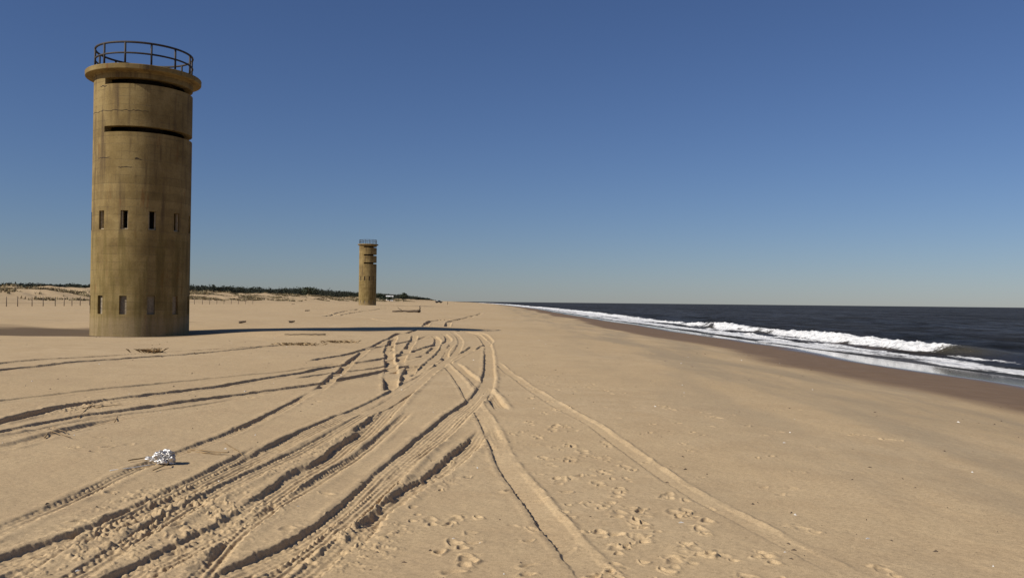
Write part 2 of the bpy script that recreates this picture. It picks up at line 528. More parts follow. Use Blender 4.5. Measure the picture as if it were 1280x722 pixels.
def track(px, w=.25, dep=.07, wall=.05, berm=.02, rberm=None, jag=.012, tread=1.0, churn=0.0, edge='left', fade=(1.2, 1.2), gaps=0.0, seed=1, tilt=0.0):
    """A wheel rut pressed into the sand. px: photo points of its left edge (edge='left') or middle."""
    P = np.array([ground_hit(x, y)[:2] for x, y in px])
    nf = .44 if P[:, 1].min() < 14 else .72
    dep *= nf; berm *= nf * .8; churn *= .22; wall *= .75; jag *= .7
    if rberm is not None: rberm *= .62
    if px[0][0] <= 0 or px[0][1] >= 720 or px[0][0] >= 1280:      # runs on out of view
        d0 = P[0] - P[1]; P = np.vstack([P[0] + d0 / np.linalg.norm(d0) * 3.0, P])
    P = catmull(P, .18)
    if edge == 'left':
        T = np.gradient(P, axis=0); T /= np.linalg.norm(T, axis=1)[:, None] + 1e-9
        s = 1 if T[:, 1].mean() > 0 else -1
        Nn = np.stack([T[:, 1], -T[:, 0]], 1) * s
        k = np.ones(9) / 9
        P = P + Nn * (w / 2)
    if len(P) > 20:                      # smooth
        for _ in range(4): P[1:-1] = (P[:-2] + 2 * P[1:-1] + P[2:]) / 4
    if P[-1, 1] < P[0, 1]: P = P[::-1]
    seg = np.linalg.norm(np.diff(P, axis=0), axis=1)
    S = np.concatenate([[0], np.cumsum(seg)]); Ltot = S[-1]
    pad = w / 2 + .45
    lo = P.min(0) - pad; hi = P.max(0) + pad
    si, sj = window(lo[0], hi[0], lo[1], hi[1])
    X = GX[si, sj]; Y = GY[si, sj]
    U = np.full(X.shape, 9.0); SS = np.zeros(X.shape)
    for i in range(len(P) - 1):
        a, b = P[i], P[i + 1]
        x0, x1 = min(a[0], b[0]) - pad, max(a[0], b[0]) + pad
        y0, y1 = min(a[1], b[1]) - pad, max(a[1], b[1]) + pad
        wi, wj = window(x0, x1, y0, y1)
        A0, A1 = max(wi.start - si.start, 0), min(wi.stop - si.start, X.shape[0])
        B0, B1 = max(wj.start - sj.start, 0), min(wj.stop - sj.start, X.shape[1])
        if A1 <= A0 or B1 <= B0: continue
        xs = X[A0:A1, B0:B1]; ys = Y[A0:A1, B0:B1]
        d = b - a; L = seg[i]
        if L < 1e-6: continue
        tpar = ((xs - a[0]) * d[0] + (ys - a[1]) * d[1]) / L
        tc = np.clip(tpar, 0, L)
        ddx = xs - a[0] - d[0] / L * tc; ddy = ys - a[1] - d[1] / L * tc
        dist = np.hypot(ddx, ddy)
        sg = np.where(d[1] * ddx - d[0] * ddy >= 0, 1.0, -1.0)      # + = right of travel
        cur = U[A0:A1, B0:B1]
        better = dist < np.abs(cur)
        cur[better] = (dist * sg)[better]
        SS[A0:A1, B0:B1][better] = (S[i] + tc)[better]
    ok = np.abs(U) < pad
    u = U[ok]; s = SS[ok]; x = X[ok]; y = Y[ok]
    z = GZ[si, sj][ok]; zb = GZ0[si, sj][ok]
    j = jag * 2 * (vnoise(s * 2.2, seed * 3.1, seed) + .6 * vnoise(s * 9, seed * 1.7, seed + 2)) + jag * vnoise(x * 12, y * 12, seed) + (.012 + .5 * jag) * vnoise(x * 27, y * 27, seed + 1) * sstep(20, 8, np.hypot(x, y))
    hw = w / 2 * (1 + .25 * vnoise(s * .5, seed * 7.7, seed))
    a = np.abs(u) + j
    m = 1 - sstep(hw - wall * .7, hw + wall * .3, a)
    en = np.minimum(1, np.minimum(s / fade[0], (Ltot - s) / fade[1]))
    en = np.clip(en, 0, 1)
    var = np.clip(.95 + .9 * vnoise(s * .45, seed * 2.3, seed + 4) + .5 * vnoise(s * 2.1, seed * 5.3, seed + 5), .25, 1.6)
    if gaps: var = var * sstep(-.5 + gaps, -.3 + gaps, fbm(s * .6, seed * 11.0 + 0 * s, 2, seed + 8) + .05)
    D = dep * var * en
    dist0 = np.hypot(x, y)
    fine = sstep(22, 9, dist0)
    lug = .009 * np.sin(2 * PI * (s + .35 * np.abs(u)) / .088) * sstep(.35, .8, np.abs(u) / hw)
    rib = .006 * np.cos(2 * PI * u / .058)
    tr = tread * fine * (lug + rib) * (.6 + vnoise(s * 1.2, u * 4, seed + 6)) * en
    rough = fine * .012 * fbm(x * 16, y * 16, 2, seed + 12)
    floor = zb - D + tr + rough * (1 if tread else .35) + tilt * np.clip(u / hw, -1.2, 1.2) * en
    br = np.where(u > 0, berm if rberm is None else rberm, berm)
    bw = np.where(a > hw, .05, .03) * (1 if tread else .6)
    bn = np.clip(.8 + 1.6 * vnoise(x * 5, y * 5, seed + 7), 0, 2) * (1 + .8 * vnoise(s * 1.3, np.sign(u) * 3.0, seed + 3))
    B = br * np.exp(-((a - hw - .05) / bw) ** 2) * bn * en
    z = z * (1 - m * np.minimum(1, en * 1.5) * np.minimum(1, var * 1.4)) + floor * (m * np.minimum(1, en * 1.5) * np.minimum(1, var * 1.4)) + B * (1 - m * .8)
    if churn:
        cm = np.exp(-((np.abs(u) - hw) / .13) ** 2) * sstep(.0, .25, fbm(x * .7, y * .7, 2, seed + 30))
        cl = 1.7 * np.clip(fbm(x * 15, y * 15, 3, seed + 31, .6) - .10, 0, .5) + .15 * fbm(x * 30, y * 30, 2, seed + 33)
        z = z + churn * cm * cl * en
    blk = GZ[si, sj]; blk[ok] = z; GZ[si, sj] = blk


# the ruts, oldest first -------------------------------------------------
track([(-90, 473), (0, 461), (89, 452), (178, 446), (267, 439), (357, 431), (440, 424)], .30, .10, seed=1)
track([(-90, 465), (0, 453), (134, 444), (200, 440), (312, 433), (400, 427)], .28, .07, seed=2, gaps=.2)
track([(-90, 512), (0, 500), (111, 487), (223, 476), (343, 465), (430, 452)], .28, .05, seed=3)
track([(402, 395), (425, 390), (447, 386)], .5, .18, seed=40, berm=.05)
track([(422, 394), (450, 389), (482, 385)], .5, .16, seed=41, berm=.05)
track([(400, 390), (460, 398), (520, 406), (545, 408)], .5, .06, seed=42, berm=.05)
track([(527, 408), (533, 402), (546, 400), (562, 399)], .45, .20, seed=43, berm=.06)
track([(555, 408), (559, 402), (570, 399), (590, 395)], .45, .20, seed=44, berm=.06)
track([(580, 397), (592, 394), (600, 391)], .5, .14, seed=45, berm=.05)
track([(515, 418), (512, 426), (497, 446), (493, 456)], .30, .09, seed=46, gaps=.2)
track([(537, 419), (543, 424), (540, 433), (530, 442)], .30, .08, seed=47)
track([(490, 419), (484, 430), (481, 445), (482, 460), (480, 475), (479, 491)], .32, .13, seed=4, churn=.05, gaps=.15)
track([(512, 455), (504, 465), (499, 478)], .30, .13, seed=5)
track([(470, 440), (478, 441), (484, 430)], .25, .09, seed=48)
track([(388, 489), (415, 468), (434, 451), (457, 435), (490, 419), (522, 411)], .24, .09, seed=6)
track([(-90, 573), (0, 556), (58, 540), (103, 530), (147, 521), (200, 514)], .28, .06, wall=.09, seed=7)
track([(-90, 562), (0, 545), (80, 529), (150, 518), (230, 508), (310, 496)], .22, .04, wall=.06, seed=49)
track([(-90, 541), (0, 524), (67, 508), (156, 496), (267, 482), (334, 471), (405, 459), (450, 452), (480, 447), (520, 437), (549, 429), (557, 424), (551, 417)], .30, .12, berm=.035, seed=8, churn=.03)
track([(360, 474), (405, 467), (440, 463), (490, 455), (530, 443)], .2, .07, seed=50, gaps=.2)
track([(-90, 554), (0, 537), (89, 520), (169, 509), (267, 496), (334, 487), (405, 477), (440, 470), (480, 462), (510, 457), (535, 455), (570, 442), (595, 435), (607, 429), (608, 423), (596, 416), (570, 413)], .30, .12, berm=.035, seed=9, churn=.03)
track([(555, 455), (552, 440), (562, 430)], .28, .10, seed=51)
track([(561, 453), (577, 466), (594, 482), (608, 496), (620, 514)], .24, .06, rberm=.035, seed=10)
track([(-40, 674), (0, 656), (89, 618), (178, 578), (214, 566), (276, 543), (339, 514), (388, 489)], .17, .075, seed=11, tread=1.5, churn=.02)
# wide double rut of the near-left pair
track([(-60, 716), (0, 694), (67, 671), (129, 654), (169, 632), (214, 612), (267, 587), (330, 558), (400, 527), (465, 500), (496, 482), (532, 453), (546, 440), (552, 430)], .30, .10, berm=.03, seed=12, tread=1.4, churn=.02)
track([(120, 688), (180, 660), (227, 634), (285, 604), (321, 590), (371, 568), (411, 556), (447, 534), (474, 507)], .15, .075, jag=.035, berm=.03, seed=13, churn=.10, gaps=.18)
track([(90, 742), (129, 722), (196, 690), (223, 676), (276, 650), (321, 618), (352, 596), (397, 572), (420, 554), (447, 538), (487, 500), (512, 478), (536, 456)], .30, .095, berm=.03, jag=.02, seed=14, tread=1.3, churn=.06)
track([(340, 603), (356, 592), (392, 574)], .14, .13, jag=.05, berm=.05, seed=15, churn=.12)
# bouncing short rut right of the main one
track([(400, 700), (454, 646), (492, 615), (532, 592), (567, 565), (599, 534)], .22, .10, jag=.04, berm=.03, seed=16, churn=.10, gaps=.22)
# right-hand pair
track([(550, 453), (566, 472), (588, 510), (606, 545), (617, 574), (643, 614), (679, 663), (700, 690), (738, 745)], .225, .045, wall=.045, berm=.014, rberm=.020, seed=17, tread=0, tilt=.014)
track([(603, 528), (611, 548), (616, 560)], .18, .10, jag=.03, seed=18, churn=.10)
track([(615, 452), (640, 472), (686, 504), (738, 534), (795, 577), (850, 615), (905, 645), (985, 688), (1050, 725)], .19, .030, wall=.04, berm=.008, rberm=.026, seed=19, tread=0, jag=.006, tilt=.007)
# main sweeping rut, newest
track([(180, 752), (245, 722), (340, 683), (380, 664), (415, 637), (467, 592), (523, 545), (567, 511), (592, 491), (602, 471), (605, 445), (604, 430), (596, 420), (580, 415), (560, 412)], .34, .095, berm=.03, rberm=.03, seed=20, tread=1.2, churn=.03, jag=.015)
track([(330, 745), (400, 690), (445, 650)], .20, .05, seed=21, tread=1.4, churn=.08)


track([(230, 730), (300, 655), (407, 589), (456, 557), (509, 512)], .15, .055, seed=60, tread=1.5, jag=.01)
track([(60, 730), (180, 657), (290, 599), (400, 546), (470, 506)], .19, .045, seed=61, tread=1.8, jag=.01)
track([(300, 740), (400, 667), (500, 582), (570, 526), (606, 489)], .15, .05, seed=62, tread=1.5, jag=.01)
track([(0, 722), (120, 652), (230, 601), (330, 552)], .13, .04, seed=63, tread=1.8, jag=.01)
track([(470, 500), (520, 470), (560, 448), (590, 432)], .3, .05, seed=64, jag=.01)
track([(440, 520), (505, 486), (545, 455), (566, 440), (572, 425), (562, 414)], .26, .06, seed=65, jag=.012)
track([(380, 452), (440, 440), (500, 428), (535, 419)], .25, .07, seed=66)

# footprints ----------------------------------------------------------------
def dimple(x, y, ang, ln, wd, dep, seed):
    si, sj = window(x - .5, x + .5, y - .5, y + .5)
    X = GX[si, sj] - x; Y = GY[si, sj] - y
    c, s = math.cos(ang), math.sin(ang)
    a = X * c + Y * s; b = -X * s + Y * c
    a = a + .05 * vnoise(X * 9 + seed, Y * 9, seed % 50); b = b + .04 * vnoise(X * 11, Y * 11 + seed, seed % 41)
    q = np.maximum((a / ln) ** 2 + (b / wd) ** 2 * np.clip(1 + .6 * a / ln, .4, 2), 0)
    GZ[si, sj] += -dep * np.exp(-q ** 2.2) + dep * .5 * np.exp(-((np.sqrt(np.maximum(q, 0)) - 1.4) / .34) ** 2) * (1 + 1.4 * vnoise(X * 7 + seed, Y * 7, 3))


k = 0
trails = [[(905, 735), (800, 640), (735, 575), (690, 520), (655, 470)], [(850, 735), (765, 640), (700, 570), (668, 520)],
          [(1000, 735), (880, 660), (800, 600), (730, 545)], [(590, 735), (585, 680), (560, 625), (545, 590)],
          [(800, 735), (760, 690), (770, 620), (720, 575)], [(1140, 735), (1085, 690), (965, 640)], [(650, 440), (680, 470), (735, 500)],
          [(930, 720), (850, 690), (790, 660), (700, 610)], [(960, 700), (860, 640), (835, 600)], [(560, 680), (530, 620), (585, 560)], [(700, 470), (790, 500), (900, 520), (1000, 530)], [(880, 700), (840, 690), (815, 650)], [(1280, 575), (1160, 555), (1080, 545), (1020, 540)]]
for tr in trails:
    P = catmull(np.array([ground_hit(x, y)[:2] for x, y in tr]), .62)
    for i in range(len(P) - 1):
        d = P[i + 1] - P[i]; ang = math.atan2(d[1], d[0])
        off = (.11 if i % 2 else -.11) + random.uniform(-.08, .08)
        x = P[i][0] - math.sin(ang) * off + random.uniform(-.09, .09); y = P[i][1] + math.cos(ang) * off + random.uniform(-.12, .12)
        k += 1
        if random.random() < .30: continue
        fa = ang + random.uniform(-.35, .35); dp = random.uniform(.006, .014); sz = random.uniform(.8, 1.1)
        dimple(x + .055 * math.cos(fa), y + .055 * math.sin(fa), fa, .082 * sz, .046 * sz, dp, k)
        dimple(x - .095 * math.cos(fa), y - .095 * math.sin(fa), fa, .044 * sz, .036 * sz, dp * random.uniform(.9, 1.7), k + 500)
        if random.random() < .5:      # sand kicked up behind the toe
            dimple(x + .17 * math.cos(fa), y + .17 * math.sin(fa), fa + 1.5, .06, .025, -random.uniform(.006, .014), k + 700)
        for _r in range(random.choice((0, 0, 1, 2))): dimple(x + random.gauss(0, .12), y + random.gauss(0, .10), random.uniform(0, 3), random.uniform(.022, .05), random.uniform(.018, .034), random.uniform(.010, .03), k + 999 + _r)
for i in range(130):
    px = random.gauss(760, 130); py = random.uniform(470, 725)
    if px < 640: continue
    g = ground_hit(px, py)
    dimple(g[0], g[1], random.uniform(0, 3), random.uniform(.03, .08), random.uniform(.02, .04), random.uniform(.006, .018), 2000 + i)
for i in range(60):
    g = ground_hit(random.uniform(20, 640), random.uniform(440, 720))
    dimple(g[0], g[1], random.uniform(0, 3), random.uniform(.03, .09), random.uniform(.025, .05), random.uniform(.006, .02), 3000 + i)
# churned patches beside the ruts
for px, py, rad in [(195, 648, .55), (245, 632, .45), (425, 682, .4), (455, 668, .3), (120, 505, .5), (80, 512, .5), (225, 690, .35), (590, 520, .3), (620, 560, .25), (540, 600, .3), (300, 640, .35), (190, 620, .3), (100, 690, .4)]:
    g = ground_hit(px, py)
    si, sj = window(g[0] - 2 * rad, g[0] + 2 * rad, g[1] - 3 * rad, g[1] + 3 * rad)
    X = GX[si, sj]; Y = GY[si, sj]
    q = ((X - g[0]) / rad) ** 2 + ((Y - g[1]) / (rad * 1.9)) ** 2
    GZ[si, sj] += np.exp(-q) * .036 * (np.clip(fbm(X * 14, Y * 14, 3, 77, .6) - .12, 0, .5) + .12 * fbm(X * 30, Y * 30, 2, 79))


def ground_z(x, y):
    i = int(np.argmin(np.abs(RR - math.hypot(x, y)))); j = int(np.argmin(np.abs(TH - math.atan2(x, y))))
    return float(GZ[i, j])


def place(px, py, **k):
    g = ground_hit(px, py)
    return Vector((g[0], g[1], ground_z(g[0], g[1])))


# terrain mesh ----------------------------------------------------------------
nv = nR * nT + 1
co = np.empty((nv, 3), np.float32)
co[:-1, 0] = GX.ravel(); co[:-1, 1] = GY.ravel(); co[:-1, 2] = GZ.ravel()
co[-1] = (0, 0, float(GZ[0].mean()))
idx = np.arange(nR * nT).reshape(nR, nT)
a = idx[:-1, :]; b = np.roll(idx, -1, 1)[:-1, :]; c = np.roll(idx, -1, 1)[1:, :]; d = idx[1:, :]
quads = np.stack([a, d, c, b], -1).reshape(-1, 4)
fan = np.stack([np.full(nT, nv - 1), idx[0], np.roll(idx[0], -1)], -1)
nq = len(quads)
me = bpy.data.meshes.new('beach')
me.vertices.add(nv); me.vertices.foreach_set('co', co.ravel())
loops = np.concatenate([quads.ravel(), fan.ravel()]).astype(np.int32)
me.loops.add(len(loops)); me.loops.foreach_set('vertex_index', loops)
ls = np.concatenate([np.arange(nq) * 4, nq * 4 + np.arange(nT) * 3]).astype(np.int32)
me.polygons.add(nq + nT); me.polygons.foreach_set('loop_start', ls)
me.polygons.foreach_set('use_smooth', np.ones(nq + nT, bool))
me.update(calc_edges=True)


def vattr(me, name, arr):
    at_ = me.attributes.new(name, 'FLOAT', 'POINT')
    at_.data.foreach_set('value', np.asarray(arr, np.float32).ravel())


nse = fbm(GX * .12, GY * .05, 3, 51)
wet = sstep(-15.4, -10.6, tt + 3.2 * nse)
film = sstep(-5.6, -3.2, tt + 2.0 * sstep(70, 40, GY) + 2.2 * fbm(GX * .3, GY * .10, 2, 55))
damp = np.clip(hollow(GX, GY) * 2.4 - .3 + .8 * fbm(GX * .25, GY * .5, 3, 57), 0, 1) * (1 - .6 * sstep(TX - 2, TX + 5, GX))
min_ = sstep(-24, -18, tt) * sstep(-11, -13.5, tt)
vattr(me, 'wet', np.append(wet.ravel(), 0)); vattr(me, 'film', np.append(film.ravel(), 0))
vattr(me, 'damp', np.append(damp.ravel(), 0)); vattr(me, 'mineral', np.append(min_.ravel(), 0))
tag(link('sand_beach', me, MAT['sand']), kind='structure')

# ------------------------------------------------------------------ sea
yy = np.concatenate([np.linspace(-400, 10, 30)[:-1], np.linspace(10, 36, 40)[:-1], np.linspace(36, 130, 560)[:-1], np.linspace(130, 300, 300)[:-1], np.geomspace(300, 1500, 160)[:-1], np.geomspace(1500, 48000, 60)])
ts = np.concatenate([np.linspace(-7, 14, 190)[:-1], np.linspace(14, 40, 110)[:-1], np.geomspace(40, 400, 130)[:-1], np.geomspace(400, 48000, 50)])
SYg = yy[:, None] + 0 * ts[None, :]
Tg = ts[None, :] + 0 * yy[:, None]
SXg = shore(SYg) + Tg
wob = 1.2 * fbm(SYg * .045, Tg * .02, 3, 61)                # breaker line wanders
lump = fbm(SXg * .9, SYg * .5, 4, 63)
# main breaker
brk = sstep(60, 67, SYg)                                  # broken beyond, unbroken shoulder nearer
tc = 8.8 + wob * 1.6
x1 = Tg - tc
amp = (.42 * sstep(46, 64, SYg) * sstep(160, 105, SYg) * (1 + .9 * vnoise(SYg * .06, 3.0, 64)) + .14
       + .35 * np.exp(-((SYg - 128) / 9) ** 2) + .25 * sstep(160, 260, SYg) * (1 + vnoise(SYg * .03, 8., 68)))
prof = np.where(x1 < 0, np.exp(-(x1 / .85) ** 2), np.exp(-(x1 / 3.4) ** 2))
Z = SEA + amp * prof
# second outer swell
x2 = Tg - (19 + 2.5 * fbm(SYg * .03, 5., 2, 66))
Z += .45 * np.where(x2 < 0, np.exp(-(x2 / 2.2) ** 2), np.exp(-(x2 / 5) ** 2)) * sstep(30, 60, SYg) * (.6 + vnoise(SYg * .04, 2., 69))
# choppy open water
far_fade = sstep(500, 60, np.hypot(SXg, SYg))
Z += sstep(9, 20, Tg) * far_fade * (.30 * fbm(SXg * .16, SYg * .07, 4, 67))
Z += sstep(1.0, 6, Tg) * .09 * fbm(SXg * .8, SYg * .5, 3, 70) * sstep(300, 100, SYg)
# swash sheet thins over the sand
Z += .05 * sstep(3, -2, Tg)
swash = 1.8 * fbm(SYg * .10, 1.0 + 0 * SYg, 3, 72) * sstep(400, 150, SYg)
# foam
foam = np.zeros_like(Z)
lead = Tg - (.4 + swash)
foam = np.maximum(foam, (.78 + .5 * fbm(SXg * .8, SYg * .25, 3, 78)) * np.exp(-((lead - 1.7) / 1.9) ** 4))
foam = np.maximum(foam, .62 * sstep(-.1, .6, lead) * sstep(10.5, 6.0, Tg - 1.5 * wob) * (.36 + 1.7 * fbm(SXg * .7, SYg * .12, 3, 74) + .30 * brk - .16 * sstep(90, 160, SYg)))
crest = np.where(x1 < 0, np.exp(-(x1 / 1.7) ** 4), np.exp(-(x1 / .6) ** 2)) * brk * np.clip(.80 + .22 * sstep(95, 75, SYg) + 1.5 * vnoise(SYg * .13, 4., 75) * sstep(70, 85, SYg) + .8 * fbm(SXg * .9, SYg * .35, 3, 79), .2, 1.1)
foam = np.maximum(foam, 1.05 * crest)
foam = np.maximum(foam, .9 * np.exp(-((x1 + 2.5) / 2.4) ** 4) * sstep(125, 190, SYg) * (1 + .5 * vnoise(SYg * .03, 6., 76)))
whitelump = np.clip(foam - .45, 0, .6) * sstep(400, 120, SYg)
Z += whitelump * (.55 * np.clip(fbm(SXg * 1.5, SYg * 1.1, 4, 77, .66) + .0, -.12, .6)) * sstep(1.5, 5, Tg)
Z += .035 * sstep(.5, .95, foam) * sstep(4, 1, Tg)
shallow = sstep(6, 1, Tg) * .3 + .5 * np.exp(-((x1 + .7) / 1.1) ** 2) * brk + .55 * np.exp(-((x1 + .2) / 1.2) ** 2) * np.exp(-((SYg - 61) / 5) ** 2)
n0, n1 = Z.shape
me = bpy.data.meshes.new('sea')
co = np.stack([SXg, SYg, Z], -1).astype(np.float32).reshape(-1, 3)
idx = np.arange(n0 * n1).reshape(n0, n1)
quads = np.stack([idx[:-1, :-1], idx[:-1, 1:], idx[1:, 1:], idx[1:, :-1]], -1).reshape(-1, 4).astype(np.int32)
me.vertices.add(len(co)); me.vertices.foreach_set('co', co.ravel())
me.loops.add(quads.size); me.loops.foreach_set('vertex_index', quads.ravel())
me.polygons.add(len(quads)); me.polygons.foreach_set('loop_start', (np.arange(len(quads)) * 4).astype(np.int32))
me.polygons.foreach_set('use_smooth', np.ones(len(quads), bool))
me.update(calc_edges=True)
vattr(me, 'foam', foam); vattr(me, 'shallow', shallow); vattr(me, 'offshore', sstep(25, 60, Tg))
tag(link('sea', me, MAT['sea']), kind='structure')


# ------------------------------------------------------------------ towers
def slit_phi(a, b): return (math.radians(a), math.radians(b))


def build_tower(x, y, z0, R, ztop, slits, slit_range, wins, low, label, infill_mat, conc, rail_r=.058, nposts=12):
    """z values are heights above the tower's foot; wins/low = (zbottom, ztop)."""
    root = empty('watch_tower', (x, y, z0))
    tag(root, label, 'tower', 'concrete watch towers on the beach')
    a0 = math.atan2(-y, -x)                       # direction towards the camera
    phis = [math.radians(-20 + 31.5 * k) for k in range(-2, 9)]
    hwid = .19 / R
    opens = []                                     # (phi0, phi1, z0, z1, kind)
    for (s0, s1) in slits: opens.append((math.radians(slit_range[0]), math.radians(slit_range[1]), s0, s1, 'slit'))
    for p in phis:
        opens.append((p - hwid, p + hwid, wins[0], wins[1], 'window'))
        opens.append((p - hwid, p + hwid, low[0], low[1], 'low'))
    A = set(np.round(np.linspace(-PI, PI, 121)[:-1], 5))
    Zs = set(np.round(np.arange(-1.0, ztop, .6), 4)) | {round(ztop, 4)}

    def wrap(q): return (q + PI) % (2 * PI) - PI
    for o in opens:
        for q in o[:2]: A.add(round(wrap(q), 5))
        for q in o[2:4]: Zs.add(round(q, 4))
    A = sorted(A); Zs = sorted(Zs)
    A = [q for i, q in enumerate(A) if i == 0 or q - A[i - 1] > 2e-4]
    nA, nZ = len(A), len(Zs) - 1

    def kind(i, j):
        am = wrap((A[i] + (A[(i + 1) % nA] + (2 * PI if i == nA - 1 else 0))) / 2)
        zm = (Zs[j] + Zs[j + 1]) / 2
        for o in opens:
            p0, p1 = o[0], o[1]
            dd = wrap(am - (p0 + p1) / 2)
            if abs(dd) < (p1 - p0) / 2 and o[2] < zm < o[3]: return o[4]
        return None
    K = [[kind(i, j) for j in range(nZ)] for i in range(nA)]

    def P(i, zz, r): q = a0 + A[i % nA]; return (r * math.cos(q), r * math.sin(q), zz)
    Ri = R - .42
    wb = MB()
    # outer skin with shared vertices for smooth shading
    base = {}

    def vid(i, j):
        key = (i % nA, j)
        if key not in base:
            base[key] = len(wb.v); wb.v.append(P(i, Zs[j], R))
        return base[key]
    for i in range(nA):
        for j in range(nZ):
            if K[i][j] is None:
                wb.f.append((vid(i, j), vid(i + 1, j), vid(i + 1, j + 1), vid(i, j + 1))); wb.sm.append(True)
    for i in range(nA):
        for j in range(nZ):
            k_ = K[i][j]
            if k_ is None: continue
            rin = R - .14 if k_ == 'low' else Ri
            if K[i - 1][j] != k_: wb.quad(P(i, Zs[j], R), P(i, Zs[j], rin), P(i, Zs[j + 1], rin), P(i, Zs[j + 1], R))
            if K[(i + 1) % nA][j] != k_: wb.quad(P(i + 1, Zs[j], rin), P(i + 1, Zs[j], R), P(i + 1, Zs[j + 1], R), P(i + 1, Zs[j + 1], rin))
            if j == 0 or K[i][j - 1] != k_: wb.quad(P(i, Zs[j], rin), P(i, Zs[j], R), P(i + 1, Zs[j], R), P(i + 1, Zs[j], rin))
            if j == nZ - 1 or K[i][j + 1] != k_: wb.quad(P(i, Zs[j + 1], R), P(i, Zs[j + 1], rin), P(i + 1, Zs[j + 1], rin), P(i + 1, Zs[j + 1], R))
    wall = wb.build('wall', conc, root)
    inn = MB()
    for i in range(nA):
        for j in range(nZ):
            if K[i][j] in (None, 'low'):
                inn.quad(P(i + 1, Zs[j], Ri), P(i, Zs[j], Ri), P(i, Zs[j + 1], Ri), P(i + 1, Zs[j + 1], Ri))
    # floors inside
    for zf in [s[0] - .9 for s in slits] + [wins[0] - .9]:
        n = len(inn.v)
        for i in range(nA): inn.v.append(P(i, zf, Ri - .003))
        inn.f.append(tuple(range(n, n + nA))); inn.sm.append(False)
    inn.lathe([(1.0, -.5), (1.0, ztop)], 24)  # unseen core column, added to stop daylight showing through opposite windows
    inn.build('inner_wall_and_blocker', MAT['dark'], root)
    # blocked lower windows
    for p in phis:
        b = MB()
        seg = 4
        rr = R - .137
        pts = [a0 + p - hwid + 2 * hwid * q / seg for q in range(seg + 1)]
        hgt = low[1] - low[0]
        for q in range(seg):
            for r_ in range(3):
                za = low[0] + hgt * r_ / 3; zb_ = low[0] + hgt * (r_ + 1) / 3 - .02
                b.quad((rr * math.cos(pts[q]), rr * math.sin(pts[q]), za), (rr * math.cos(pts[q + 1]), rr * math.sin(pts[q + 1]), za),
                       (rr * math.cos(pts[q + 1]), rr * math.sin(pts[q + 1]), zb_), (rr * math.cos(pts[q]), rr * math.sin(pts[q]), zb_))
        rb = rr - .01
        for q in range(seg):
            b.quad((rb * math.cos(pts[q]), rb * math.sin(pts[q]), low[0]), (rb * math.cos(pts[q + 1]), rb * math.sin(pts[q + 1]), low[0]),
                   (rb * math.cos(pts[q + 1]), rb * math.sin(pts[q + 1]), low[1]), (rb * math.cos(pts[q]), rb * math.sin(pts[q]), low[1]))
        b.build('blocked_window', infill_mat, root)
        # sunlight on the reveals painted as a slender pale frame round the open windows
        fb = MB()
        for (pa, pb, za, zb_) in ((p - hwid + .004, p - hwid + .02, wins[0] + .01, wins[1] - .01), (p + hwid - .02, p + hwid - .004, wins[0] + .01, wins[1] - .01),
                                  (p - hwid + .02, p + hwid - .02, wins[0] + .01, wins[0] + .05)):
            ro, ri = R - .10, R - .22
            c8 = []
            for zz in (za, zb_):
                for rad, q in ((ro, pa), (ro, pb), (ri, pb), (ri, pa)):
                    c8.append((rad * math.cos(a0 + q), rad * math.sin(a0 + q), zz))
            n = len(fb.v); fb.v += c8
            for f in ((0, 1, 5, 4), (1, 2, 6, 5), (2, 3, 7, 6), (3, 0, 4, 7), (4, 5, 6, 7), (3, 2, 1, 0)):
                fb.f.append(tuple(n + t for t in f)); fb.sm.append(False)
        fb.build('lit_reveal_frame', MAT['lit_frame'], root)
    # overhanging top slab
    sb = MB()
    Rs = R * 1.175
    sb.lathe([(0, ztop + .05), (Ri, ztop + .05), (R - .05, ztop - .02), (R + .04, ztop + .0), (R + .06, ztop + .05), (Rs - .06, ztop + .08), (Rs - .01, ztop + .10), (Rs, ztop + .12), (Rs + .01, ztop + .33), (Rs - .02, ztop + .36), (Rs - .4, ztop + .42), (0, ztop + .46)], 180, False)
    so = sb.build('roof_slab', conc, root)
    # railing
    Rr = R * .985
    zt = ztop + .42
    rl = MB()
    circ = [(Rr * math.cos(2 * PI * q / 64), Rr * math.sin(2 * PI * q / 64), zt + 1.16) for q in range(64)]
    rl.tube(circ, rail_r, 8, closed=True)
    rail = rl.build('railing', MAT['iron'], root)
    r2 = MB(); r2.tube([(p_[0], p_[1], zt + .60) for p_ in circ], rail_r * .85, 8, closed=True)
    r2.build('middle_rail', MAT['iron'], rail)
    for q in range(nposts):
        aa = a0 + .13 + 2 * PI * q / nposts
        pb_ = MB(); px_, py_ = Rr * math.cos(aa), Rr * math.sin(aa)
        pb_.tube([(px_, py_, zt - .03), (px_, py_, zt + 1.16)], rail_r * .95, 8)
        pb_.box((px_, py_, zt + .02), (.07, .07, .02), aa)
        pb_.build('rail_post', MAT['iron'], rail)
    return root, a0, P


def arc_crack(root, a0, R, pts, th, name='crack'):
    b = MB()
    prev = None
    for k, (ph, zz) in enumerate(pts):
        q = a0 + math.radians(ph); t = th * (.5 + random.random())
        r = R + .006
        cur = ((r * math.cos(q), r * math.sin(q), zz - t), (r * math.cos(q), r * math.sin(q), zz + t))
        if prev: b.quad(prev[0], cur[0], cur[1], prev[1])
        prev = cur
    b.build(name, MAT['crack'], root)


R1 = 2.50
z1 = -.42
conc1 = concrete_material('weathered_concrete', 13.6, 5.7, 1.5)
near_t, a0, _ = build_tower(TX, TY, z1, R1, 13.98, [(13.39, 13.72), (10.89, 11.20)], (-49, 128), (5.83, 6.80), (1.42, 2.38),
                            'large tan concrete watch tower on the left, nearest the camera, with two dark viewing slits', MAT['infill'], conc1)


